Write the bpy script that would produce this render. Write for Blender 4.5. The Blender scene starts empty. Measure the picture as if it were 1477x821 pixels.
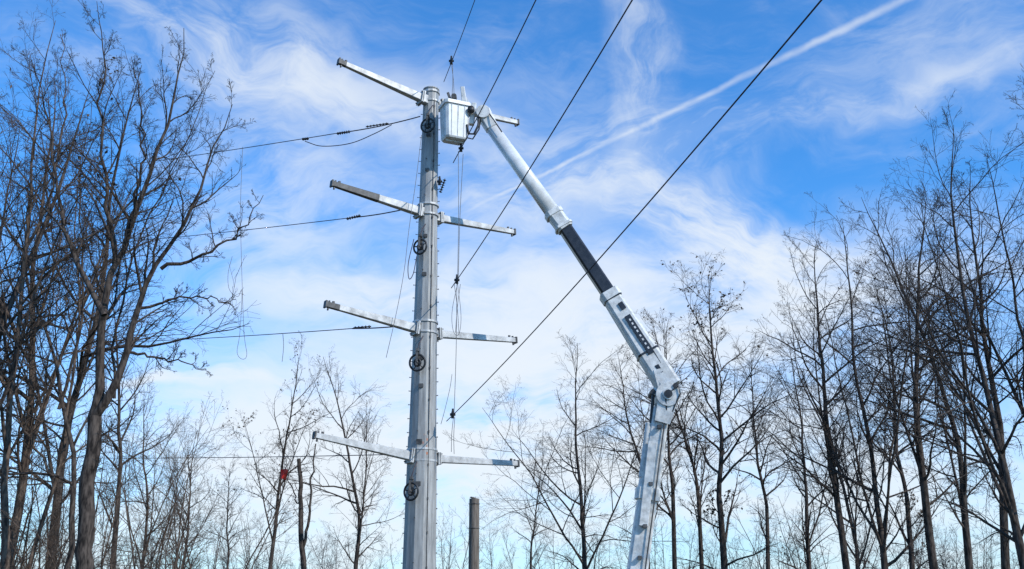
import bpy, math, numpy as np
from mathutils import Vector, Matrix, Euler

scene = bpy.context.scene
scene.view_settings.view_transform = 'Standard'
scene.view_settings.look = 'None'
scene.view_settings.exposure = 0
scene.view_settings.gamma = 1

# ------------------------------------------------------------------ camera
F = 1500.0; PW, PH = 1477.0, 821.0
PITCH = math.radians(17.0)
CAM = Vector((0, 0, 1.6))
cd = bpy.data.cameras.new("camera"); cam = bpy.data.objects.new("camera", cd)
scene.collection.objects.link(cam)
cam.location = CAM; cam.rotation_euler = (math.pi/2 + PITCH, 0, 0)
cd.sensor_width = 36; cd.lens = 36*F/PW; cd.clip_end = 6000; cd.clip_start = 0.1
scene.camera = cam
FWD = Vector((0, math.cos(PITCH), math.sin(PITCH)))
UP = Vector((0, -math.sin(PITCH), math.cos(PITCH)))
def ray(px, py):
    return Vector((1,0,0))*((px-PW/2)/F) + UP*((PH/2-py)/F) + FWD
def P(px, py, y):
    """surveyed bearing -> world point at ground distance y"""
    d = ray(px, py)
    return CAM + d*(y/d.y)
def mpp(p):   # metres per photo pixel at p
    return (Vector(p)-CAM).dot(FWD)/F

# ------------------------------------------------------------------ materials
def nmat(name):
    m = bpy.data.materials.new(name); m.use_nodes = True
    nt = m.node_tree; b = nt.nodes['Principled BSDF']
    return m, nt, b
def simple_mat(name, c1, c2, scale=3.0, rough=0.6, metal=0.0, bump=0.1, detail=4, stretch=(1,1,1), lo=0.35, hi=0.65):
    m, nt, b = nmat(name)
    tc = nt.nodes.new('ShaderNodeTexCoord'); mp = nt.nodes.new('ShaderNodeMapping')
    mp.inputs['Scale'].default_value = stretch
    no = nt.nodes.new('ShaderNodeTexNoise'); no.inputs['Scale'].default_value = scale
    no.inputs['Detail'].default_value = detail; no.inputs['Roughness'].default_value = 0.65
    cr = nt.nodes.new('ShaderNodeValToRGB')
    cr.color_ramp.elements[0].position = lo; cr.color_ramp.elements[1].position = hi
    cr.color_ramp.elements[0].color = (*c1, 1); cr.color_ramp.elements[1].color = (*c2, 1)
    nt.links.new(tc.outputs['Object'], mp.inputs[0]); nt.links.new(mp.outputs[0], no.inputs['Vector'])
    nt.links.new(no.outputs['Fac'], cr.inputs[0]); nt.links.new(cr.outputs[0], b.inputs['Base Color'])
    b.inputs['Roughness'].default_value = rough; b.inputs['Metallic'].default_value = metal
    if bump > 0:
        bm = nt.nodes.new('ShaderNodeBump'); bm.inputs['Strength'].default_value = bump
        bm.inputs['Distance'].default_value = 0.02
        nt.links.new(no.outputs['Fac'], bm.inputs['Height']); nt.links.new(bm.outputs[0], b.inputs['Normal'])
    return m
M_steel = simple_mat("galvanised_steel", (0.19,0.19,0.185), (0.44,0.44,0.42), 1.9, 0.6, 0.1, 0.15, 8, (3,3,0.35), 0.3, 0.7)
M_arm = simple_mat("arm_steel", (0.30,0.30,0.29), (0.60,0.60,0.58), 2.5, 0.5, 0.1, 0.1, 8)
M_dark = simple_mat("dark_hardware", (0.02,0.02,0.022), (0.05,0.05,0.05), 8, 0.5, 0.3)
M_tar = simple_mat("dark_grime_steel", (0.045,0.043,0.04), (0.12,0.115,0.11), 5, 0.6, 0.1)
M_white = simple_mat("white_gelcoat", (0.60,0.60,0.58), (0.78,0.78,0.76), 2.5, 0.35, 0, 0.03, 8)
M_whited = simple_mat("white_paint_worn", (0.38,0.38,0.36), (0.70,0.70,0.67), 3.5, 0.45, 0, 0.05, 9, (1,1,1), .3,.6)
M_black = simple_mat("black_boom_cover", (0.012,0.012,0.014), (0.03,0.03,0.032), 4, 0.35)
M_wire = simple_mat("conductor", (0.03,0.022,0.028), (0.06,0.045,0.055), 20, 0.6, 0.3, 0)
M_rope = simple_mat("rope", (0.10,0.10,0.11), (0.2,0.2,0.2), 20, 0.8, 0, 0)
M_wood = simple_mat("weathered_wood", (0.07,0.055,0.045), (0.22,0.19,0.16), 4, 0.9, 0, 0.5, 8, (4,4,0.3))
M_red = simple_mat("red_fabric", (0.75,0.02,0.012), (0.85,0.05,0.02), 6, 0.7, 0, 0.1)
M_orange = simple_mat("rust_orange_paint", (0.35,0.10,0.04), (0.5,0.18,0.08), 6, 0.7)
M_rubber = simple_mat("tyre_rubber", (0.015,0.015,0.015), (0.03,0.03,0.03), 9, 0.8)
M_glass = simple_mat("cab_glass", (0.02,0.025,0.03), (0.03,0.035,0.04), 2, 0.08, 0, 0)
M_bark = simple_mat("bark", (0.022,0.018,0.016), (0.100,0.080,0.067), 4, 0.95, 0, 0, 2, (3,3,0.8))
M_bark2 = simple_mat("bark_brown", (0.036,0.026,0.021), (0.150,0.112,0.086), 4, 0.95, 0, 0, 2, (3,3,0.8))
M_far = simple_mat("bark_hazed", (0.085,0.076,0.072), (0.16,0.14,0.13), 1, 0.95, 0, 0, 1)  # distance haze put into the colour: paler, greyer bark for the treeline
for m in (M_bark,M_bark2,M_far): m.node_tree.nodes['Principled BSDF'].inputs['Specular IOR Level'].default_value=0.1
M_leaf = simple_mat("dead_leaf", (0.04,0.028,0.018), (0.12,0.075,0.035), 2, 0.8, 0, 0, 1)
M_ground = simple_mat("ground_grass", (0.045,0.045,0.02), (0.14,0.11,0.06), 0.6, 0.95, 0, 0.4, 8)

# ------------------------------------------------------------------ helpers
def empty(name, loc=(0,0,0)):
    e = bpy.data.objects.new(name, None); e.location = loc
    scene.collection.objects.link(e); return e
def add_obj(name, verts, faces, mat, parent=None, smooth=False, bevel=0):
    me = bpy.data.meshes.new(name); me.from_pydata([tuple(v) for v in verts], [], faces); me.update()
    if smooth: me.polygons.foreach_set('use_smooth', [True]*len(me.polygons))
    o = bpy.data.objects.new(name, me); scene.collection.objects.link(o)
    me.materials.append(mat)
    if parent is not None:
        o.parent = parent; o.location = -Vector(parent.location)
    if bevel:
        b = o.modifiers.new('bev','BEVEL'); b.width = bevel; b.segments = 2; b.limit_method='ANGLE'
    return o
class Geo:
    def __init__(s): s.v=[]; s.f=[]
    def prism(s, p0, p1, prof0, prof1, hint=Vector((0,1,0))):
        p0=Vector(p0); p1=Vector(p1); ax=(p1-p0).normalized()
        if abs(ax.dot(hint))>0.98: hint=Vector((1,0,0))
        u=ax.cross(hint).normalized(); v=ax.cross(u)
        n=len(prof0); b=len(s.v)
        for (p,pr) in ((p0,prof0),(p1,prof1)):
            for (a,c) in pr: s.v.append(p+u*a+v*c)
        for i in range(n):
            j=(i+1)%n; s.f.append((b+i,b+j,b+n+j,b+n+i))
        s.f.append(tuple(b+i for i in reversed(range(n)))); s.f.append(tuple(b+n+i for i in range(n)))
    def cyl(s,p0,p1,r0,r1=None,n=12,hint=Vector((0,1,0))):
        r1=r0 if r1 is None else r1
        c=lambda r:[(r*math.cos(2*math.pi*i/n+0.13),r*math.sin(2*math.pi*i/n+0.13)) for i in range(n)]
        s.prism(p0,p1,c(r0),c(r1),hint)
    def beam(s,p0,p1,w0,h0,w1=None,h1=None,ch=0.2,hint=Vector((0,1,0))):
        w1=w0 if w1 is None else w1; h1=h0 if h1 is None else h1
        def pr(w,h):
            a=w/2;b=h/2;k=min(a,b)*ch
            return [(-a+k,-b),(a-k,-b),(a,-b+k),(a,b-k),(a-k,b),(-a+k,b),(-a,b-k),(-a,-b+k)]
        s.prism(p0,p1,pr(w0,h0),pr(w1,h1),hint)
    def box(s,c,sx,sy,sz):
        c=Vector(c); s.prism(c-Vector((0,0,sz/2)),c+Vector((0,0,sz/2)),
            [(-sx/2,-sy/2),(sx/2,-sy/2),(sx/2,sy/2),(-sx/2,sy/2)],[(-sx/2,-sy/2),(sx/2,-sy/2),(sx/2,sy/2),(-sx/2,sy/2)])
    def torus(s,c,axis,R,r,n=20,m=6):
        c=Vector(c); axis=Vector(axis).normalized(); u=axis.orthogonal().normalized(); v=axis.cross(u); b=len(s.v)
        for i in range(n):
            a=2*math.pi*i/n; d=u*math.cos(a)+v*math.sin(a)
            for j in range(m):
                t=2*math.pi*j/m; s.v.append(c+d*(R+r*math.cos(t))+axis*r*math.sin(t))
        for i in range(n):
            for j in range(m):
                s.f.append((b+i*m+j,b+((i+1)%n)*m+j,b+((i+1)%n)*m+(j+1)%m,b+i*m+(j+1)%m))
    def tube(s,pts,r,n=6):
        pts=[Vector(p) for p in pts]; b=len(s.v); m=len(pts)
        ov=(pts[-1]-pts[0]); ref=Vector((0,1,0)) if abs(ov.normalized().y)<0.8 else Vector((0,0,1))
        for i,p in enumerate(pts):
            t=(pts[min(i+1,m-1)]-pts[max(i-1,0)]).normalized()
            u=t.cross(ref)
            u = u.normalized() if u.length>1e-4 else t.orthogonal().normalized()
            v=t.cross(u); rr=r[i] if isinstance(r,(list,tuple)) else r
            for k in range(n):
                a=2*math.pi*k/n; s.v.append(p+(u*math.cos(a)+v*math.sin(a))*rr)
        for i in range(m-1):
            for k in range(n):
                s.f.append((b+i*n+k,b+i*n+(k+1)%n,b+(i+1)*n+(k+1)%n,b+(i+1)*n+k))
    def obj(s,name,mat,parent=None,smooth=False,bevel=0): return add_obj(name,s.v,s.f,mat,parent,smooth,bevel)

# ------------------------------------------------------------------ steel pole
D=46.0
top=P(622,131,D); PX=-3.96; ZT=top.z
pole=empty("steel_utility_pole",(PX,D,0))
def prad(z):   # radius vs height
    return 0.70+(0.375-0.70)*(z-2.9)/(ZT-2.9) if z>=0 else 0.75
g=Geo()
def nprof(r,n=12): return [(r*math.cos(2*math.pi*(i+.5)/n),r*math.sin(2*math.pi*(i+.5)/n)) for i in range(n)]
def pc(z): return Vector((PX,D,z))
g.prism(pc(-0.3),pc(8.6),nprof(prad(0)+.03),nprof(prad(8.6)+.03))
g.prism(pc(8.6),pc(17.4),nprof(prad(8.6)),nprof(prad(17.4)))
g.prism(pc(17.4),pc(ZT),nprof(prad(17.4)-.025),nprof(prad(ZT)))
g.prism(pc(ZT),pc(ZT+.05),nprof(prad(ZT)+.03),nprof(prad(ZT)+.03))
g.obj("shaft",M_steel,pole)
g=Geo()
z=3.0;k=0
while z<ZT-.3:
    for ang in (math.radians(-12),math.radians(192),math.radians(255)):
        if ang>4 and k%3: continue
        d=Vector((math.cos(ang),math.sin(ang),0)); r=prad(z)-.02
        p=pc(z+(0.2 if ang>3 else 0))+d*r
        g.cyl(p,p+d*0.09,0.016,n=6); g.cyl(p+d*.08,p+d*.10,0.028,n=6)
    z+=0.62;k+=1
g.obj("step_bolts",M_tar,pole)
g=Geo()
for (py,s) in ((640,.22),(700,.2),(560,.18),(400,.18),(345,.16),(250,.15),(200,.16),(520,.16)):
    z=P(611,py,D).z; a=math.radians(262)
    d=Vector((math.cos(a),math.sin(a),0)); g.beam(pc(z)+d*(prad(z)-.03),pc(z)+d*(prad(z)+.04),s,s*1.2)
g.obj("access_plates",M_tar,pole)
# ground lead running down the pole face
g=Geo(); a=math.radians(300); d=Vector((math.cos(a),math.sin(a),0))
g.tube([pc(z)+d*(prad(z)+.02) for z in np.linspace(.2,ZT-.6,24)],.018,5)
for z in np.linspace(3,ZT-1,16): g.beam(pc(z)+d*(prad(z)-.02),pc(z)+d*(prad(z)+.05),.12,.05)
g.obj("ground_lead",M_tar,pole)
g=Geo()
z=P(620,632,D).z
for i in range(6):
    a=math.radians(282+ (i%2)*9); zz=z-0.15*i
    d=Vector((math.cos(a),math.sin(a),0)); g.beam(pc(zz)+d*(prad(zz)-.03),pc(zz)+d*(prad(zz)+.015),0.11,.07+.03*(i%3))
g.obj("paint_marks",M_orange,pole)

# arms : (left root, left tip, right root, right tip)
arms=[((608,142),(489,89),(636,152),(746,177)),
      ((604,305),(479,265),(634,315),(741,335)),
      ((600,474),(470,439),(632,482),(743,491)),
      ((592,658),(454,628),(630,662),(746,669))]
dd=2.9
for i,(lr,lt,rr,rt) in enumerate(arms):
    tipL=P(*lt,D-dd); tipR=P(*rt,D+dd)
    for side,(root,tip) in enumerate(((P(*lr,D-.45),tipL),(P(*rr,D+.35),tipR))):
        ax=(tip-root).normalized(); Zh=Vector((0,0,1))
        g=Geo(); w0=0.40 if side==0 else 0.34
        g.beam(root-ax*0.15,tip,w0*.85,w0,0.18,0.22,ch=.15,hint=Zh)
        g.obj("arm_%d"%(i*2+side+1),M_arm,pole)
        g=Geo()
        g.beam(tip-ax*.02,tip+ax*.05,.27,.32,ch=.1,hint=Zh)
        g.beam(tip-ax*.10+Vector((0,0,-.24)),tip-ax*.16+Vector((0,0,.2)),.10,.06,hint=ax)
        g.cyl(tip-ax*.35+Vector((0,0,.08)),tip-ax*.35+Vector((0,0,.22)),.06,n=8)
        if i<3 and side==0:
            L=(tip-root).length*[.08,.52,.14,0][i]
            r=L/(tip-root).length
            g.beam(tip-ax*L,tip-ax*.01,.185+.21*r*.8,.225+.2*r,.195,.24,ch=.15,hint=Zh)
        g.obj("arm_tip_%d"%(i*2+side+1),M_tar,pole)
        g=Geo()   # root bracket
        g.beam(root-ax*.05,root+ax*.02,w0*1.45,w0*1.6,ch=.05,hint=Zh)
        g.beam(root+ax*.05,root+ax*.10,w0*1.45,w0*1.6,ch=.05,hint=Zh)
        pr=pc(root.z)
        g.beam(pr+(root-pr)*.3,root,w0*.9,w0*1.1,ch=.1,hint=Zh)
        g.obj("arm_bracket_%d"%(i*2+side+1),M_arm,pole,bevel=.01)
        g=Geo()
        for s1 in (-1,1):
            for s2 in (-1,1):
                u=ax.cross(Zh).normalized(); v=ax.cross(u)
                q=root+u*s1*w0*.55+v*s2*w0*.6
                g.cyl(q-ax*.1,q+ax*.16,.035,n=6)
        g.obj("bracket_bolts_%d"%(i*2+side+1),M_tar,pole)
    zc=P(*lr,D).z
    g=Geo()
    for off in (-.28,.22):
        g.prism(pc(zc+off),pc(zc+off+.09),nprof(prad(zc)+.05),nprof(prad(zc)+.05))
    g.obj("collar_%d"%(i+1),M_arm,pole)

# stringing blocks (sheaves) hanging on left of the pole
def sheave(px,py,y,R,ax=(0.35,1,0.05)):
    c=P(px,py,y); e=empty("stringing_block",c); a=Vector(ax).normalized()
    g=Geo(); g.torus(c,a,R,.05,24,6); g.torus(c,a,R*.42,.045,16,6)
    for k in range(5):
        u=a.orthogonal().normalized(); v=a.cross(u); t=2*math.pi*k/5+.3
        d=u*math.cos(t)+v*math.sin(t); g.cyl(c+d*R*.3,c+d*R,.022,n=5)
    g.cyl(c-a*.12,c+a*.12,.06,n=8)
    g.obj("wheel",M_dark,e,True)
    g=Geo()
    for s in (-1,1):
        q=a*s*.10; g.beam(c+q+Vector((0,0,-R*.35)),c+q+Vector((0,0,R*1.45)),.10,.03)
    g.beam(c+Vector((0,0,R*1.4)),c+Vector((0,0,R*1.75)),.14,.26); g.obj("frame",M_tar,e)
    g=Geo(); g.tube([c+Vector((0,0,R*1.7)),c+Vector((.08,.05,R*2.6)),c+Vector((.2,.3,R*3.6))],.025,5)
    g.obj("hanger",M_wire,e)
sheave(617,181,D-.75,.34); sheave(606,356,D-.85,.34,(.5,1,.05)); sheave(602,523,D-.9,.36,(.25,1,.1)); sheave(593,709,D-1.0,.36,(.6,1,0))

def block(px,py,y,s=.16):
    c=P(px,py,y); e=empty("pulley_block",c)
    g=Geo(); g.torus(c,(1,.3,0),s*.8,.05,14,6); g.beam(c+Vector((0,0,-s*1.0)),c+Vector((0,0,s*1.6)),.14,.16,.08,.1)
    g.cyl(c-Vector((.12,0,0)),c+Vector((.12,0,0)),.06,n=8); g.obj("body",M_dark,e); return c
for q in ((651,88,45.2),(665,214,45.2),(659,404,45.2),(653,598,45.2),(634,262,45.6)): block(*q)

# ------------------------------------------------------------------ conductors and ropes
def wire(name,a,b,c=1.0,t0=0,t1=1,n=40,r=.03,mat=None):
    a=Vector(a);b=Vector(b);g=Geo();pts=[]
    for i in range(n+1):
        t=t0+(t1-t0)*i/n; p=a.lerp(b,t) if 0<=t<=1 else a+(b-a)*t
        pts.append(p+Vector((0,0,c*t*(t-1))))
    g.tube(pts,r,6); return g.obj(name,mat or M_wire,None,True)
wire("power_line",P(654,598,45.2),P(1185,0,17.0),1.05,-.045,2.6,80,.019)
wire("power_line",P(659,404,45.2),P(912,0,22.6),.75,-.06,3.0,80,.022)
wire("power_line",P(665,214,45.2),P(773,0,33.2),.35,-.14,4.0,80,.024)
wire("power_line",P(652,88,45.2),P(685,0,41.0),.10,-.4,8.0,80,.018)
wire("power_line",P(488,192,47.5),P(-60,262,100),1.6,0,1.6,60,.022)
wire("power_line",P(508,314,47.5),P(-60,362,100),1.6,0,1.6,60,.022)
wire("power_line",P(508,474,47.5),P(-60,494,100),1.6,0,1.6,60,.022)
wire("power_line",P(592,655,46.0),P(-60,656,100),1.0,0,1.6,60,.020)
wire("rigging_rope",P(606,168,45.8),P(488,192,47.5),.35,0,1,16,.03)
wire("rigging_rope",P(603,297,45.8),P(508,314,47.5),.3,0,1,16,.03)
wire("rigging_rope",P(598,468,45.8),P(508,474,47.5),.2,0,1,16,.03)
def path(name,pts,r=.016,mat=None,n=6):
    V=[Vector(p) for p in pts]; out=[]
    Q=[V[0]*2-V[1]]+V+[V[-1]*2-V[-2]]
    for i in range(1,len(Q)-2):
        for k in range(n):
            t=k/n;p0,p1,p2,p3=Q[i-1],Q[i],Q[i+1],Q[i+2]
            out.append(.5*((2*p1)+(p2-p0)*t+(2*p0-5*p1+4*p2-p3)*t*t+(3*p1-p0-3*p2+p3)*t**3))
    out.append(V[-1]); g=Geo(); g.tube(out,r,5); return g.obj(name,mat or M_rope,None,True)
path("rigging_rope",[P(565,180,46.3),P(540,193,46.5),P(505,207,47),P(465,211,47.5),P(440,204,48)],.022,M_wire)
path("rigging_rope",[P(608,195,45.2),P(600,260,45),P(590,330,44.8),P(583,390,44.6),P(572,450,44.6),P(557,516,44.6)],.013)
path("rigging_rope",[P(601,370,44.9),P(596,395,44.8),P(590,402,44.8),P(589,380,44.9),P(597,345,45.1)],.02,M_wire)
for (x0,y0,x1,y1) in ((661,218,660,402),(668,222,661,402),(657,160,664,214),(659,408,655,596),(664,410,657,480),(655,408,662,480),(654,602,651,652),(656,602,655,655),(651,92,655,140),(653,92,651,150)):
    path("rigging_rope",[P(x0,y0,45.2),P((x0+x1)/2+(1 if x0%2 else -1),(y0+y1)/2,45.2),P(x1,y1,45.2)],.014)
path("rigging_rope",[P(660,408,45.2),P(652,450,45.2),P(654,478,45.2),P(662,482,45.2),P(665,455,45.2),P(660,408,45.2)],.012)
path("rigging_rope",[P(350,212,58),P(347,300,58),P(349,400,58),P(352,480,58),P(356,512,58),P(349,518,58),P(342,508,58),P(346,480,58),P(349,420,58),P(343,428,58),P(331,418,58),P(329,395,58),P(335,370,58)],.014)
path("rigging_rope",[P(408,482,55),P(409,500,55),P(407,522,55)],.016)
path("rigging_rope",[P(636,612,45.5),P(642,590,45.6),P(649,560,45.6),P(652,540,45.6)],.012)
def insul(px0,py0,y0,px1,py1,y1,n=9,r=.075):
    a=P(px0,py0,y0);b=P(px1,py1,y1);e=empty("insulator_string",a);g=Geo();g.cyl(a,b,.03,n=6)
    ax=(b-a)
    for i in range(n):
        t=(i+.5)/n;q=a+ax*t;g.cyl(q,q+ax.normalized()*.05,r,r*.5,n=10)
    g.obj("sheds",M_dark,e,True)
insul(560,178,46.4,528,183,47.0,7,.06); insul(505,190,47.2,486,193,47.6,6,.08)
insul(520,311,47.2,500,316,47.6,6,.08); insul(510,473,47.5,535,471,47.0,5,.07)
insul(642,258,45.6,635,278,45.8,6,.1); insul(445,200,50,436,201,51,3,.08)

# red flag on lowest line
fe=empty("red_warning_flag",P(410,680,50))
N=9;vs=[];fs=[]
c0=P(405,678,50);c1=P(416,677,50);hgt=0.46
for j in range(N):
    for i in range(N):
        u=i/(N-1);v=j/(N-1)
        p=c0.lerp(c1,u*(1-.35*v)+.02*math.sin(9*v))+Vector((0,.08*math.sin(5*u+3*v),-hgt*v+.04*math.sin(4*u)))
        vs.append(p)
for j in range(N-1):
    for i in range(N-1): a=j*N+i; fs.append((a,a+1,a+N+1,a+N))
add_obj("cloth",vs,fs,M_red,fe,True)
g=Geo(); g.tube([P(411,657,50),P(411,668,50),P(411,678,50)],.012,5); g.obj("tie",M_wire,fe)

# ------------------------------------------------------------------ wooden stump pole
w0=P(683,830,58);wt=P(683,719,58)
wp=empty("wooden_utility_pole",(w0.x,58,0)); g=Geo()
g.tube([Vector((w0.x,58,-.3)),Vector((w0.x,58,1.5)),Vector((w0.x+.01,58,4)),Vector((w0.x,58,wt.z-.02))],[.32,.30,.285,.275],14)
g.cyl((w0.x,58,wt.z-.03),(w0.x+.02,58,wt.z+.03),.275,.22,n=14); g.obj("shaft",M_wood,wp,True)
g=Geo(); g.torus((w0.x,58,wt.z-.3),(0,0,1),.29,.02,20,5); g.torus((w0.x,58,wt.z-1.6),(0,0,1),.295,.02,20,5); g.obj("bands",M_tar,wp)

# ------------------------------------------------------------------ bucket truck with articulated boom
TB=P(913,869,44); 
truck=empty("bucket_truck",(TB.x,44,0))
def Q(px,py):
    return P(px,py,44.0+ (45.0-44.0)*max(0,min(1,(965-px)/265)))
def W(px,at): return px*mpp(at)
g=Geo()
a,b=Q(706,180),Q(802,313); g.beam(a,b,W(17,a),W(15,a),W(21,b),W(19,b),ch=.45)
g.obj("upper_boom_fibreglass",M_white,truck,True,.0)
g=Geo()
a,b=Q(814,328),Q(881,428); g.beam(a,b,W(19,a),W(17,a),W(20,b),W(18,b),ch=.3); g.obj("boom_black_section",M_black,truck)
g=Geo()
a,b=Q(800,310),Q(816,331); g.beam(a,b,W(23,a),W(22,a),ch=.4)
a,b=Q(797,306),Q(801,312); g.beam(a,b,W(27,a),W(25,a),ch=.4)
a,b=Q(812,326),Q(814,329); g.beam(a,b,W(27,a),W(25,a),ch=.3)
a,b=Q(877,422),Q(884,432); g.beam(a,b,W(29,a),W(27,a),ch=.3)
a,b=Q(882,430),Q(935,512); g.beam(a,b,W(25,a),W(24,a),W(31,b),W(28,b),ch=.25)
a,b=Q(934,510),Q(966,560); g.beam(a,b,W(31,a),W(28,a),W(33,b),W(34,b),ch=.25)
g.obj("upper_boom_steel",M_whited,truck,False,.015)
g=Geo()
off=Vector((0,-.44,0))
a,b=Q(903,459)+off,Q(938,513)+off; 
g.beam(a,b,W(9,a),.08,ch=.1)
a,b=Q(893,440)+off*.93,Q(899,449)+off*.93; g.beam(a,b,W(7,a),.06)
a,b=Q(945,530)+off,Q(952,541)+off; g.beam(a,b,W(6,a),.1)
for (px,py) in ((884,432),(934,510)):
    a=Q(px,py); ax2=(Q(966,560)-Q(882,430)).normalized(); g.beam(a-ax2*.04,a+ax2*.04,W(27 if px<900 else 33,a),W(26 if px<900 else 31,a),ch=.25)
g.obj("boom_decal_panels",M_black,truck)
g=Geo()
a,b=Q(903,459)+off,Q(938,513)+off
for t in (.12,.22,.32,.42,.54,.64,.75,.86):
    q=a.lerp(b,t)+Vector((0,-.045,0)); u=(b-a).normalized(); g.beam(q-u*.05,q+u*.05,W(2.5,a),.012)
g.obj("decal_letters",M_whited,truck)
g=Geo()
n1=Vector((.12,-.30,.10))
g.tube([Q(884,436)+n1*1.1,Q(905,468)+n1*1.25,Q(930,505)+n1*1.4,Q(955,548)+n1*1.5],.025,6)
g.tube([Q(960,600)+Vector((0,-.42,0)),Q(957,575)+Vector((0,-.62,0)),Q(972,560)+Vector((.1,-.6,0)),Q(978,572)+Vector((0,-.6,0)),Q(966,600)+Vector((0,-.42,0))],.03,6)
g.obj("hydraulic_hoses",M_dark,truck,True)
# elbow
g=Geo()
E=Q(961,572); Yv=Vector((0,1,0))
g.cyl(E-Yv*.55,E+Yv*.55,W(17,E),n=28)
g.cyl(E-Yv*.62,E+Yv*.62,W(8,E),n=16)
for s in (-.46,.46):
    o=Yv*s
    g.beam(Q(950,535)+o,Q(966,585)+o,W(20,E),.06,W(26,E),.06,ch=.1)
    g.beam(Q(966,560)+o,Q(953,612)+o,W(32,E),.07,W(22,E),.07,ch=.1)
    g.beam(Q(940,566)+o*.8,Q(964,572)+o*.8,W(10,E),.06,W(16,E),.06)
g.obj("elbow",M_whited,truck,False,.02)
g=Geo()
g.cyl(E-Yv*.66,E-Yv*.6,W(6,E),n=12)
c=Q(940,568); g.cyl(c-Yv*.45,c+Yv*.45,W(4,E),n=12)
c=Q(972,560); g.cyl(c-Yv*.6,c+Yv*.6,W(4,E),n=12)
a,b=Q(941,570),Q(934,655); g.cyl(a-Yv*.3,b-Yv*.3,.07,n=10)
g.obj("elbow_pins",M_dark,truck)
# lower boom
g=Geo()
a,b=Q(953,590),Q(934,715); g.beam(a,b,W(24,a),W(24,a),W(30,b),W(28,b),ch=.2)
b2=Q(905,925); g.beam(b,b2,W(27,b),W(26,b),W(29,b),W(30,b),ch=.2)
a=Q(935,705);c=Q(933,722); g.beam(a,c,W(34,b),W(33,b),ch=.2)
a,c=Q(939,640)-Yv*.5,Q(926,760)-Yv*.5; g.beam(a,c,W(13,b),.14,ch=.2)
a,c=Q(934,612),Q(924,690); g.cyl(a-Yv*.3,c-Yv*.3,.12,n=12)
g.obj("lower_boom",M_whited,truck,False,.02)
g=Geo()
for (px,py) in ((949,618),(936,700),(928,760),(921,805)):
    q=Q(px,py); g.beam(q-Yv*.6,q-Yv*.4,W(5,q),W(6,q),ch=.2)
g.tube([Q(957,610)-Yv*.42,Q(950,660)-Yv*.46,Q(941,730)-Yv*.5,Q(930,810)-Yv*.5,Q(921,880)-Yv*.5],.03,6)
g.obj("lower_boom_fittings",M_tar,truck)
# boom tip / platform knuckle
g=Geo()
a,b=Q(697,163),Q(710,186); g.beam(a,b,W(21,a),W(20,a),W(18,a),W(17,a),ch=.3)
c=Q(697,166); g.cyl(c-Yv*.42,c+Yv*.42,W(10,c),n=20)
a,b=Q(700,162),Q(676,163); g.beam(a,b,W(13,a),W(12,a),W(9,a),W(9,a),ch=.2)
a,b=Q(684,150),Q(680,180); g.beam(a,b,W(7,a),W(9,a),ch=.2)
g.obj("platform_knuckle",M_whited,truck,False,.015)
g=Geo()
g.tube([Q(692,168)-Yv*.3,Q(690,186)-Yv*.35,Q(684,198)-Yv*.35,Q(676,197)-Yv*.3,Q(674,184)-Yv*.3],.055,8)
g.tube([Q(694,172)-Yv*.2,Q(691,190)-Yv*.25,Q(682,204)-Yv*.25,Q(672,201)-Yv*.2,Q(670,190)-Yv*.2],.035,8)
c=Q(680,163)-Yv*.25; g.cyl(c,c-Yv*.2,W(5,c),n=10)
g.tube([Q(700,160)-Yv*.3,Q(712,178)-Yv*.42,Q(724,196)-Yv*.42],.03,6)
g.obj("hoses",M_dark,truck,True)
# bucket
bc=Q(655,205); bt=Q(655,153); bw=W(41,bc)
H=bt.z-bc.z; cx,cy,zb=bc.x,44.95,bc.z+.02
yaw=math.radians(24)
def bk(x,y,z): 
    return Vector((cx+x*math.cos(yaw)-y*math.sin(yaw),cy+x*math.sin(yaw)+y*math.cos(yaw),zb+z))
def ringb(hx,hy,z,k=.12):
    return [bk(*q,z) for q in ((-hx+k,-hy),(hx-k,-hy),(hx,-hy+k),(hx,hy-k),(hx-k,hy),(-hx+k,hy),(-hx,hy-k),(-hx,-hy+k))]
lv=[(.46,.30,0),(.50,.34,.08),(.545,.37,H*.55),(.56,.385,H*.9),(.62,.44,H*.9),(.62,.44,H),(.52,.34,H),(.44,.28,.12)]
vs=[];fs=[]
for (hx,hy,z) in lv: vs+=ringb(hx*1.08,hy*1.3,z)
for i in range(len(lv)-1):
    for j in range(8): fs.append((i*8+j,i*8+(j+1)%8,i*8+8+(j+1)%8,i*8+8+j))
fs.append(tuple(reversed(range(8)))); e=(len(lv)-1)*8; fs.append(tuple(e+i for i in range(8)))
add_obj("bucket",vs,fs,M_white,truck,False,.015)
g=Geo()
for x in (-.3,0,.3): g.beam(bk(x,-.435,.12),bk(x*1.1,-.50,H*.88),.05,.05)
for y in (-.15,.15):
    g.beam(bk(-.53,y,.12),bk(-.61,y*1.1,H*.88),.05,.05); g.beam(bk(.53,y,.12),bk(.61,y*1.1,H*.88),.05,.05)
g.beam(bk(.45,-.1,-.04),bk(-.45,-.1,-.04),.1,.06)
g.obj("bucket_ribs",M_whited,truck)
g=Geo()
g.beam(bk(.66,.1,H*.3),bk(.68,.1,H*1.1),.18,.22); g.beam(bk(.15,.1,H*1.02),bk(.55,.1,H*1.08),.2,.2)
g.obj("bucket_controls",M_tar,truck)
g=Geo()
a=Q(671,158);b=Q(667,126); g.beam(a,b,.26,.22,.2,.18,ch=.2); 
b2=Q(670,140); g.beam(b2,Q(680,156),.12,.12)
a=Q(640,146);b=Q(672,150); g.beam(a,b,.12,.14)
g.obj("jib",M_whited,truck,False,.01)
g=Geo(); c=Q(655,141); g.cyl(c-Yv*.2,c+Yv*.15,.13,n=14); c=Q(646,134); g.beam(c,Q(652,150),.12,.12); g.obj("winch",M_tar,truck)

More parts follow.
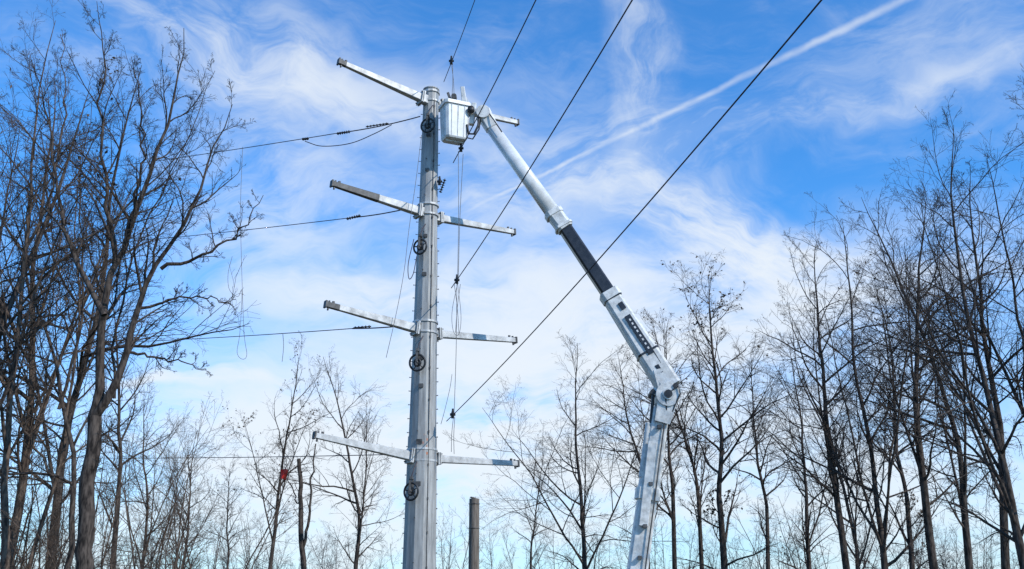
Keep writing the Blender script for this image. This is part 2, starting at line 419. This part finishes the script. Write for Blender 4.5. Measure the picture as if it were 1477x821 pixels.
# truck body (stands below the picture, on the ground)
tx=TB.x-.2; ty=44.0
def tbx(geo,x,y,z,sx,sy,sz): geo.box((tx+x,ty+y,z),sx,sy,sz)
g=Geo(); tbx(g,0,0,.95,8.6,.9,.28); tbx(g,-.4,0,1.2,.5,2.3,.2); g.obj("chassis",M_black,truck)
g=Geo(); tbx(g,-1.2,-.95,1.55,4.6,.5,.95); tbx(g,-1.2,.95,1.55,4.6,.5,.95); tbx(g,-1.2,0,1.2,4.6,1.38,.12)
g.obj("service_body",M_whited,truck,False,.03)
vs=[Vector((tx+x,ty+y,z)) for y in (-1.1,1.1) for (x,z) in ((1.6,.8),(4.3,.8),(4.35,1.65),(3.3,1.8),(2.8,2.62),(1.6,2.62))]
fs=[(0,1,2,3,4,5),(11,10,9,8,7,6)]+[(i,i+6,(i+1)%6+6,(i+1)%6) for i in range(6)]
add_obj("cab",vs,fs,M_whited,truck,False,.05)
g=Geo()
g.beam((tx+3.22,ty-.0,1.98),(tx+2.95,ty,2.42),.05,1.9)
for s in (-1.105,1.105): tbx(g,2.3,s,2.1,1.0,.02,.55)
g.obj("cab_windows",M_glass,truck)
for i,(x,s) in enumerate(((3.5,-1),(3.5,1),(-1.4,-1),(-1.4,1),(-2.6,-1),(-2.6,1))):
    g=Geo(); c=Vector((tx+x,ty+s*1.05,.5)); g.cyl(c-Yv*.16,c+Yv*.16,.5,n=26); g.obj("wheel_%d"%(i+1),M_rubber,truck,False,.04)
    g=Geo(); g.cyl(c+Yv*s*.165,c+Yv*s*.18,.27,n=16); g.obj("hub_%d"%(i+1),M_whited,truck)
g=Geo()
for x in (-3.6,1.1):
    for s in (-1,1):
        g.beam((tx+x,ty+s*.5,1.0),(tx+x,ty+s*2.2,.25),.22,.2,hint=Vector((1,0,0))); tbx(g,x,s*2.25,.06,.6,.6,.12)
g.obj("outriggers",M_tar,truck)
g=Geo(); g.cyl((tx,ty,1.25),(tx,ty,1.75),.55,.5,n=24); g.beam((tx,ty,1.7),(tx,ty,2.35),.75,.7); g.obj("turret",M_whited,truck,False,.03)

# ------------------------------------------------------------------ trees
def nrm(v): return v/np.maximum(np.linalg.norm(v,axis=-1,keepdims=True),1e-9)
def grow(s,d,L,r0,r1,n,wob,trop,rng,curlf=.45):
    N=len(s); Pn=[s]; d=d.copy(); curl=rng.normal(0,wob*curlf,(N,3)); step=(L/n)[:,None]
    for i in range(n):
        d=nrm(d+curl+rng.normal(0,wob,(N,3))+np.array([0,0,trop])); Pn.append(Pn[-1]+d*step)
    t=np.linspace(0,1,n+1)[None,:]
    return np.stack(Pn,1),(r0[:,None]*(1-t)**.9+r1[:,None]*(1-(1-t)**.9))
def spawn(Pp,R,Lp,k,tmin,tmax,frac,ang,n,wob,trop,rmin,rng,keep=1.0,crown=False,rf=.62,slope=.55):
    N=len(Pp);m=Pp.shape[1]-1
    t=(np.arange(k)[None,:]+rng.random((N,k)))/k*(tmax-tmin)+tmin
    x=t*m; i=np.clip(np.floor(x).astype(int),0,m-1); f=(x-i)[...,None]
    ar=np.arange(N)[:,None]; a=Pp[ar,i];b=Pp[ar,i+1]; pos=a+(b-a)*f; d=nrm(b-a)
    r=R[ar,i]*(1-f[...,0])+R[ar,i+1]*f[...,0]
    pe=nrm(np.cross(d,rng.normal(0,1,(N,k,3)))); A=(ang*rng.uniform(.65,1.35,(N,k)))[...,None]
    dr=nrm(np.cos(A)*d+np.sin(A)*pe)
    L=Lp[:,None]*frac*rng.uniform(.5,1.3,(N,k))*((1-slope*t) if not crown else np.clip(np.sin(np.pi*(.30+.62*t)),.25,1))
    r0=np.minimum(r*rf,L*.015+rmin)
    msk=(rng.random((N,k))<keep).ravel()
    pos=pos.reshape(-1,3)[msk];dr=dr.reshape(-1,3)[msk];L=L.ravel()[msk];r0=r0.ravel()[msk]
    Pn,Rn=grow(pos,dr,L,r0,np.full(len(L),rmin*.6),n,wob,trop,rng)
    return Pn,Rn,L
def tubes_mesh(name,groups,mats,leaves=None):
    V=[];Fc=[];base=0
    for (Pp,R,s) in groups:
        N,m,_=Pp.shape
        if N==0: continue
        T=nrm(np.gradient(Pp,axis=1)); ov=nrm(Pp[:,-1]-Pp[:,0])
        ref=np.where(np.abs(ov[:,2:3])<.7,np.array([[0,0,1.]]),np.array([[1.,0,0]]))[:,None,:]
        a=nrm(np.cross(T,np.broadcast_to(ref,T.shape))); b=np.cross(T,a)
        th=2*np.pi*np.arange(s)/s
        ring=Pp[:,:,None,:]+R[:,:,None,None]*(np.cos(th)[None,None,:,None]*a[:,:,None,:]+np.sin(th)[None,None,:,None]*b[:,:,None,:])
        V.append(ring.reshape(-1,3))
        idx=base+np.arange(N*m*s).reshape(N,m,s); nx=np.roll(idx,-1,axis=2)
        Fc.append(np.stack([idx[:,:-1],nx[:,:-1],nx[:,1:],idx[:,1:]],-1).reshape(-1,4)); base+=N*m*s
    nb=sum(len(f) for f in Fc)
    if leaves is not None and len(leaves):
        V.append(leaves.reshape(-1,3)); n=len(leaves)
        Fc.append(base+np.arange(n*4).reshape(n,4)); base+=n*4
    V=np.concatenate(V);Fc=np.concatenate(Fc)
    me=bpy.data.meshes.new(name); me.vertices.add(len(V)); me.vertices.foreach_set('co',V.astype(np.float32).ravel())
    me.loops.add(Fc.size); me.loops.foreach_set('vertex_index',Fc.astype(np.int32).ravel())
    me.polygons.add(len(Fc)); me.polygons.foreach_set('loop_start',np.arange(0,Fc.size,4,dtype=np.int32))
    try: me.polygons.foreach_set('loop_total',np.full(len(Fc),4,dtype=np.int32))
    except Exception: pass
    for m in mats: me.materials.append(m)
    mi=np.zeros(len(Fc),dtype=np.int32); mi[nb:]=1 if len(mats)>1 else 0
    me.polygons.foreach_set('material_index',mi); me.polygons.foreach_set('use_smooth',np.ones(len(Fc),dtype=bool))
    me.update(calc_edges=True); me.validate(); return me
def mk_leaves(tips,size,rng):
    n=len(tips)
    if n==0: return np.zeros((0,4,3))
    a=nrm(rng.normal(0,1,(n,3)));b=nrm(np.cross(a,rng.normal(0,1,(n,3)))); s=(size*rng.uniform(.5,1.2,n))[:,None]
    c=tips+rng.normal(0,.04,(n,3))
    return np.stack([c-a*s-b*s*.1,c-b*s*.55,c+a*s,c+b*s*.6],1)
def crown(level0,rng,rmin=.007,k=(9,8,6,4),ang=.75,frac=.36,trop=.06,leafp=0.0,leafs=.075,skel_sides=8,wob=.13):
    groups=[];lv1=[]
    for (Pp,R,L,tm,kk) in level0:
        groups.append((Pp[None],R[None],skel_sides))
        if kk: lv1.append(spawn(Pp[None],R[None],np.array([L]),kk,tm,.99,frac,ang,8,wob*.8,trop,rmin,rng,.97,True))
    P1=np.concatenate([a[0] for a in lv1]);R1=np.concatenate([a[1] for a in lv1]);L1=np.concatenate([a[2] for a in lv1])
    groups.append((P1,R1,5))
    P2,R2,L2=spawn(P1,R1,L1,k[1],.12,1,.52,.72,5,wob,trop*.8,rmin,rng,.94); groups.append((P2,R2,3))
    P3,R3,L3=spawn(P2,R2,L2,k[2],.12,1,.56,.74,3,wob*1.2,trop*.8,rmin*.85,rng,.92); groups.append((P3,R3,3))
    lv=None
    if k[3]:
        P4,R4,L4=spawn(P3,R3,L3,k[3],.15,1,.66,.7,2,wob*1.3,trop,rmin*.75,rng,.9); groups.append((P4,R4,3))
        tips=P4[:,-1]
    else: tips=P3[:,-1]
    if leafp>0:
        ph=np.sin(tips[:,0]*1.3+2)*np.sin(tips[:,1]*1.1+1)*np.sin(tips[:,2]*1.5)
        m=rng.random(len(tips))<leafp*(.35+2.2*np.clip(ph,0,1))
        lv=mk_leaves(tips[m],leafs,rng)
    return groups,lv
def std_tree(seed,H=16.,leaders=3,fork=.35,spread=.28,rmin=.008,k=(12,8,5,3),leafp=0,lean=.008,r0=None,mat=None,low=False,trop=.035,frac=.52):
    rng=np.random.default_rng(seed); r0=r0 or H*.0090
    fh=H*fork
    Pt,Rt=grow(np.array([[0,0,-.3]]),nrm(np.array([[rng.normal(0,lean),rng.normal(0,lean),1]])),np.array([fh+.3]),np.array([r0]),np.array([r0*.72]),8,.025,.03,rng,.1)
    Pt=Pt[0];Rt=np.linspace(r0*1.15,r0*.8,9)
    lev=[(Pt,Rt,H*.55,.40 if low else .65,7 if low else 4)]
    az0=rng.random()*6.28
    for j in range(leaders):
        az=az0+2*np.pi*j/max(leaders-1,1)+rng.normal(0,.3); sp=spread*rng.uniform(.7,1.25) if leaders>1 else .02
        if j==0: sp=.03
        d=nrm(np.array([0,0,1.])+np.array([np.cos(az),np.sin(az),0])*np.tan(sp)); L=(H-fh)*rng.uniform(.9,1.0)*(1 if j==0 else rng.uniform(.7,.9))
        rr=r0*.8*(.92 if j==0 else .50)
        tq=1.0 if j==0 else rng.uniform(.72,1.0)
        x=tq*8; ii=min(int(x),7); q=Pt[ii]*(1-(x-ii))+Pt[ii+1]*(x-ii)
        Pl,Rl=grow(q[None],d[None],np.array([L]),np.array([rr]),np.array([rmin]),16,.065,.035 if j==0 else .02,rng,.03 if j==0 else .1)
        lev.append((Pl[0],Rl[0],L*.85,.04 if j==0 else .12,k[0]+(3 if j==0 else 0)))
    groups,lv=crown(lev,rng,rmin,k,leafp=leafp,trop=trop,frac=frac,ang=.85)
    return tubes_mesh("tree_mesh_%d"%seed,groups,[mat or M_bark,M_leaf],lv)
def zmax(me):
    a=np.empty(len(me.vertices)*3,dtype=np.float32); me.vertices.foreach_get('co',a); return float(np.percentile(a.reshape(-1,3)[:,2],99.9))

variants=[]
cfg=[dict(leaders=3,fork=.30,spread=.34,leafp=.0),
     dict(leaders=2,fork=.42,spread=.30,leafp=.0,k=(15,8,5,3)),
     dict(leaders=4,fork=.25,spread=.46,leafp=.0,k=(11,8,5,4),frac=.56),
     dict(leaders=1,fork=.35,spread=.1,leafp=.22,low=True,frac=.46,k=(24,8,6,3)),
     dict(leaders=3,fork=.38,spread=.28,leafp=.14),
     dict(leaders=5,fork=.22,spread=.46,leafp=.0,k=(9,8,5,4)),
     dict(leaders=2,fork=.35,spread=.34,leafp=.02,low=True,k=(15,8,5,3)),
     dict(leaders=3,fork=.42,spread=.30,leafp=.0,k=(13,8,5,3)),
     dict(leaders=1,fork=.4,spread=.1,leafp=.0,frac=.42,k=(24,7,6,3)),
     dict(leaders=4,fork=.32,spread=.36,leafp=.0,mat=M_bark2,k=(11,8,5,3))]
for i,c in enumerate(cfg):
    me=std_tree(201+i,**c); variants.append((me,zmax(me)))
def tree(px,pytop,y,v,rot,wf=1.0,name="bare_tree"):
    me,zm=variants[v]; t=P(px,pytop,y); b=P(px,821,y)
    s=t.z/zm; o=bpy.data.objects.new(name,me); scene.collection.objects.link(o)
    o.location=(b.x,y,0); o.scale=(s*wf,s*wf,s); o.rotation_euler=(0,0,rot)
layout=[ # px, py top, dist, variant, rot, width
 (388,495,62,4,0.4,.85),(512,505,64,0,1.9,.9),(325,650,80,8,4,.9),
 (205,545,52,9,2.2,.9),(262,610,62,6,.2,.9),
 (845,478,62,2,.6,1.1),(765,640,84,8,1.5,.9),(935,490,70,7,5.0,.9),
 (1042,362,56,3,2.0,1.05),(1010,440,60,4,4.1,.85),(970,440,66,1,.7,.8),(1105,470,66,8,3.3,.9),
 (1165,470,60,6,5.2,.9),
 (1222,330,50,1,1.3,.9),(1275,275,47,5,3.8,.85),(1345,262,46,7,2.7,.95),
 (1400,270,48,0,1.9,.85),(1442,230,40,1,5.6,.9),(1480,150,36,2,.9,.9),
 (1235,430,66,5,4.6,.8),(1530,130,38,7,2.0,1),(1315,370,64,3,4.0,.9),
 (10,60,36,9,.5,.8),(-35,30,30,4,2.6,.9),(75,120,40,0,4.2,.85),(165,380,50,8,5.4,.9),(-60,150,36,2,1.0,.9),
]
for t in layout: tree(*t)

rng=np.random.default_rng(5)
def skel(px_pts,y,r0,r1,n=16,yj=0.6,rng=rng):
    pts=np.array([P(a,b,y) for a,b in px_pts]); pts[:,1]+=np.linspace(0,rng.normal(0,yj),len(pts))
    s=np.r_[0,np.cumsum(np.linalg.norm(np.diff(pts,axis=0),axis=1))]; q=np.linspace(0,s[-1],n)
    out=np.stack([np.interp(q,s,pts[:,i]) for i in range(3)],1)
    sm=out.copy(); sm[1:-1]=(out[:-2]+2*out[1:-1]+out[2:])/4
    sm[1:-1]+=rng.normal(0,.05,(n-2,3))
    return sm,r0+(r1-r0)*np.linspace(0,1,n)**.8,s[-1]
def skel_tree(name,lines,seed,rmin=.0065,k=(9,8,5,3),frac=.34,leafp=0,mat=None,trop=.04):
    rng=np.random.default_rng(seed); lev=[]
    for (pts,y,r0,r1,tm,kk) in lines:
        a,r,L=skel(pts,y,r0,r1,rng=rng); 
        if pts[0][1]>=821: a[0,2]=-.3
        lev.append((a,r,max(L,3.)*.8,tm,kk))
    gr,lv=crown(lev,rng,rmin,k,frac=frac,leafp=leafp,trop=trop,wob=.14)
    me=tubes_mesh(name,gr,[mat or M_bark,M_leaf],lv); o=bpy.data.objects.new(name,me); scene.collection.objects.link(o); return o
skel_tree("dead_tree",[([(436,860),(437,780),(434,720),(431,662)],55,.17,.10,.4,4),([(437,790),(447,740),(450,690),(455,640)],55,.09,.03,.3,5),([(437,740),(420,700),(407,680)],55,.05,.02,.3,4)],7,frac=.25,k=(5,5,4,3))
# the large tree on the left
Y=27.5
skel_tree("bare_tree",[
 ([(112,900),(118,821),(127,720),(136,600)],Y,.25,.19,.6,3),
 ([(136,602),(165,575),(184,505),(200,450),(232,388),(275,340),(300,262),(345,168)],Y,.13,.010,.15,15),
 ([(232,388),(285,374),(338,350),(382,285)],Y,.06,.008,.15,10),
 ([(198,452),(250,428),(300,425),(335,440)],Y,.05,.008,.2,9),
 ([(184,508),(230,512),(290,528)],Y,.045,.008,.2,8),
 ([(136,602),(140,530),(150,450),(165,380),(195,300),(228,205),(248,130),(262,35)],Y,.15,.010,.2,15),
 ([(150,455),(115,400),(92,330),(72,250),(62,150),(35,70)],Y-.5,.085,.008,.15,13),
 ([(165,380),(160,300),(150,200),(160,110),(152,20)],Y+.5,.075,.008,.15,13),
 ([(195,300),(212,200),(195,90)],Y+.4,.05,.008,.15,9),
 ([(165,575),(172,520),(170,470),(215,330),(290,200),(320,120)],Y+.8,.045,.008,.3,10),
 ],11,frac=.32,rmin=.008,k=(9,8,5,4))
skel_tree("bare_tree",[
 ([(0,900),(8,720),(12,600),(22,480),(42,350),(48,210),(62,90),(80,30)],30,.14,.010,.25,16),
 ([(22,480),(-20,380),(-30,250),(0,100)],30,.06,.01,.2,9),
 ([(42,350),(80,270),(100,160),(95,60)],30,.05,.01,.2,10)],12,frac=.30,mat=M_bark2)
skel_tree("bare_tree",[
 ([(92,900),(100,760),(103,660),(85,590),(58,500),(32,400),(10,320),(-20,240)],32,.12,.010,.25,14),
 ([(85,590),(110,500),(118,380),(108,260),(125,140)],32,.06,.01,.2,11)],13,frac=.30,mat=M_bark)
skel_tree("bare_tree",[
 ([(30,900),(45,790),(75,690),(98,570),(112,450),(100,310),(112,200)],33,.09,.010,.25,14),
 ([(75,690),(30,600),(-5,480)],33,.05,.01,.2,8)],14,frac=.30,mat=M_bark2)
def thicket(name,x0,x1,y0,y1,n,hmin,hmax,seed,k=(7,5,4,3),rmin=.006,mat=None,r=.03):
    rng=np.random.default_rng(seed)
    s=np.stack([rng.uniform(x0,x1,n),rng.uniform(y0,y1,n),np.full(n,-.2)],1)
    d=nrm(np.stack([rng.normal(0,.14,n),rng.normal(0,.14,n),np.ones(n)],1)); L=rng.uniform(hmin,hmax,n)
    P0,R0=grow(s,d,L,L*.005+r*.5,np.full(n,rmin),10,.08,.03,rng,.2)
    G=[(P0,R0,5)]; P1,R1,L1=spawn(P0,R0,L,k[0],.2,1,.42,.8,5,.13,.05,rmin,rng); G.append((P1,R1,3))
    P2,R2,L2=spawn(P1,R1,L1,k[1],.15,1,.5,.7,3,.15,.05,rmin,rng); G.append((P2,R2,3))
    P3,R3,L3=spawn(P2,R2,L2,k[2],.15,1,.5,.7,2,.15,.05,rmin,rng); G.append((P3,R3,3))
    me=tubes_mesh(name,G,[mat or M_bark]); o=bpy.data.objects.new(name,me); scene.collection.objects.link(o)
thicket("brush_thicket",-17,-10,30,40,50,3.5,8,31,(10,6,4),mat=M_bark2,r=.012)
thicket("brush_thicket",-26,-4,56,72,16,3.5,6.0,33,(9,5,4),.008,r=.015)
thicket("brush_thicket",8,34,54,70,42,4,8,34,(10,5,4),.008,r=.015)
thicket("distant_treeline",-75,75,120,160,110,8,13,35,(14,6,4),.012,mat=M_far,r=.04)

# ------------------------------------------------------------------ ground
n=60; vs=[];fs=[]
xs=np.sign(np.linspace(-1,1,n))*np.abs(np.linspace(-1,1,n))**2.5*3000
for j in range(n):
    for i in range(n):
        x,y=xs[i],xs[j]; vs.append((x,y,-.25+.12*math.sin(x*.05+1)*math.cos(y*.043) if max(abs(x),abs(y))>180 else 0.0))
for j in range(n-1):
    for i in range(n-1): a=j*n+i; fs.append((a,a+1,a+n+1,a+n))
add_obj("ground",vs,fs,M_ground,None,True)

# ------------------------------------------------------------------ sun + sky
sd=Vector((.70,-.50,.64)).normalized()
el=math.asin(sd.z); rot=math.atan2(sd.x,sd.y)
sl=bpy.data.lights.new("sun",'SUN'); sl.energy=4.0; sl.angle=math.radians(.5); sl.color=(1,.95,.88)
so=bpy.data.objects.new("sun",sl); scene.collection.objects.link(so); so.rotation_euler=sd.to_track_quat('Z','Y').to_euler(); so.location=(0,0,60)

STR=.12
w=bpy.data.worlds.new("World"); scene.world=w; w.use_nodes=True; nt=w.node_tree; nt.nodes.clear()
try:
    w.cycles.sampling_method='MANUAL'; w.cycles.sample_map_resolution=256
except Exception: pass
LK=nt.links.new
out=nt.nodes.new('ShaderNodeOutputWorld'); bg=nt.nodes.new('ShaderNodeBackground'); bg.inputs[1].default_value=STR; LK(bg.outputs[0],out.inputs[0])
sky=nt.nodes.new('ShaderNodeTexSky'); sky.sky_type='NISHITA'; sky.sun_disc=False; sky.sun_elevation=el; sky.sun_rotation=rot
sky.air_density=1.0; sky.dust_density=.4; sky.ozone_density=2.0
tc=nt.nodes.new('ShaderNodeTexCoord'); DIR=tc.outputs['Generated']
def math_(op,a,b=None,c=None,clamp=False):
    n=nt.nodes.new('ShaderNodeMath'); n.operation=op; n.use_clamp=clamp
    for i,x in enumerate((a,b,c)):
        if x is None: continue
        if isinstance(x,(int,float)): n.inputs[i].default_value=x
        else: LK(x,n.inputs[i])
    return n.outputs[0]
def mapping(vec,loc,eul,scl):
    n=nt.nodes.new('ShaderNodeMapping'); n.vector_type='TEXTURE'; LK(vec,n.inputs[0])
    n.inputs['Location'].default_value=loc; n.inputs['Rotation'].default_value=eul; n.inputs['Scale'].default_value=scl; return n.outputs[0]
def noise(vec,scale,detail=4,rough=.6,dist=0,col=False):
    n=nt.nodes.new('ShaderNodeTexNoise'); LK(vec,n.inputs['Vector']); n.inputs['Scale'].default_value=scale
    n.inputs['Detail'].default_value=detail;n.inputs['Roughness'].default_value=rough;n.inputs['Distortion'].default_value=dist
    return n.outputs['Color'] if col else n.outputs['Fac']
def vm(op,a,b,s=None):
    n=nt.nodes.new('ShaderNodeVectorMath'); n.operation=op
    for i,x in enumerate((a,b)):
        if x is None: continue
        if isinstance(x,(tuple,Vector)): n.inputs[i].default_value=tuple(x)
        else: LK(x,n.inputs[i])
    if s is not None: n.inputs['Scale'].default_value=s
    return n
def smooth(x,a,b):
    n=nt.nodes.new('ShaderNodeMapRange'); n.interpolation_type='SMOOTHSTEP'; LK(x,n.inputs[0]); n.inputs[1].default_value=a;n.inputs[2].default_value=b
    return n.outputs[0]
wn=noise(DIR,6,3,.6,0,True); wv=vm('SUBTRACT',wn,(.5,.5,.5)).outputs[0]; ws=vm('SCALE',wv,None,.12).outputs[0]
WD=vm('ADD',DIR,ws).outputs[0]
def eul(deg): return (Euler((math.pi/2+PITCH,0,0)).to_matrix()@Matrix.Rotation(math.radians(deg),3,'Z')).to_euler()
def fib(deg,lx,ly,sc,seed,lo,hi):
    v=mapping(WD,(seed,seed*.7,0),eul(deg),(lx,ly,1)); return smooth(noise(v,sc,6,.66,.15),lo,hi)
FA=fib(15,3.6,.8,11,.3,.38,.70); FB=fib(-17,3.6,.8,11,1.7,.38,.70); FC=fib(84,2.4,.8,13,2.9,.38,.72); FD=fib(3,3.8,.9,11,4.1,.36,.68)
fields={'A':FA,'B':FB,'C':FC,'D':FD}
blobs=[('A',1230,160,380,22,13,.55),('A',830,262,260,70,12,1.0),('A',960,212,200,40,14,.5),
 ('B',1060,335,240,55,-14,1.35),('D',760,400,330,70,0,.9),('D',930,470,420,100,2,1.2),('B',1110,400,200,70,-12,1.1),
 ('D',690,580,420,160,0,1.2),('C',938,60,40,140,4,.65),('C',912,170,32,90,-8,.45),
 ('B',420,90,330,60,-20,.65),('B',580,165,240,45,-18,.5),('A',420,300,190,180,30,.65),('D',500,410,190,40,0,.9),
 ('D',295,551,130,13,2,1.1),('B',200,70,300,80,-15,.35),('D',1020,620,460,150,0,1.0),('D',420,640,400,120,0,.9),
 ('A',1350,60,240,80,18,.32),('B',740,300,200,55,-10,.7),('D',1300,420,300,120,0,.55),
 ('D',730,760,1300,170,0,1.2),('B',1000,300,200,45,-16,.6)]
tot=None
for (f,px,py,hl,hw,deg,s) in blobs:
    d=ray(px,py).normalized(); k=1/F
    v=mapping(WD,tuple(d),eul(deg),(hl*k*1.3,hw*k*1.35,.6))
    gr=nt.nodes.new('ShaderNodeTexGradient'); gr.gradient_type='SPHERICAL'; LK(v,gr.inputs[0])
    m=math_('MULTIPLY',smooth(gr.outputs['Fac'],0,.9),s); m=math_('MULTIPLY',m,math_('MULTIPLY_ADD',fields[f],.92,.08))
    tot=m if tot is None else math_('ADD',tot,m)
veil=math_('MULTIPLY',math_('MULTIPLY',FB,FA),.20); tot=math_('ADD',tot,veil)
sz=nt.nodes.new('ShaderNodeSeparateXYZ'); LK(DIR,sz.inputs[0])
hz=math_('MULTIPLY',math_('SUBTRACT',1.0,smooth(sz.outputs[2],-0.02,.36)),.50); tot=math_('ADD',tot,hz)
# soft shoulder so dense cirrus keeps its texture
tot=math_('SUBTRACT',1.0,math_('POWER',2.71828,math_('MULTIPLY',tot,-1.3)))
# contrail : great circle through two bearings
A=ray(670,306).normalized();B=ray(1310,-4).normalized(); nn=A.cross(B).normalized()
wd2=vm('ADD',DIR,vm('SCALE',vm('SUBTRACT',noise(DIR,28,3,.6,0,True),(.5,.5,.5)).outputs[0],None,.006).outputs[0]).outputs[0]
dist=math_('ABSOLUTE',vm('DOT_PRODUCT',wd2,nn).outputs['Value'])
al=(B-A).normalized(); along=vm('DOT_PRODUCT',DIR,al).outputs['Value']; a0=A.dot(al);a1=B.dot(al)
tt=nt.nodes.new('ShaderNodeMapRange'); LK(along,tt.inputs[0]); tt.inputs[1].default_value=a0;tt.inputs[2].default_value=a1
wid=math_('MULTIPLY_ADD',tt.outputs[0],.0034,.0024)
c1=math_('SUBTRACT',1.0,math_('DIVIDE',dist,wid),None,True)
c1=smooth(c1,0,1)
c1=math_('MULTIPLY',c1,smooth(along,a0-.03,a0+.12))
cn=noise(DIR,14,4,.6); c1=math_('MULTIPLY',c1,math_('MULTIPLY_ADD',smooth(cn,.3,.65),.35,.28))
tot=math_('ADD',tot,math_('MULTIPLY',c1,.78))
tot=math_('MINIMUM',tot,.95)
tint=nt.nodes.new('ShaderNodeMix'); tint.data_type='RGBA'; tint.blend_type='MULTIPLY'; tint.inputs[0].default_value=1
LK(sky.outputs[0],tint.inputs[6]); tint.inputs[7].default_value=(.50,1.34,2.08,1)
mx=nt.nodes.new('ShaderNodeMix'); mx.data_type='RGBA'; LK(tot,mx.inputs[0]); LK(tint.outputs[2],mx.inputs[6]); mx.inputs[7].default_value=(.86/STR,.92/STR,.98/STR,1)
LK(mx.outputs[2],bg.inputs[0])
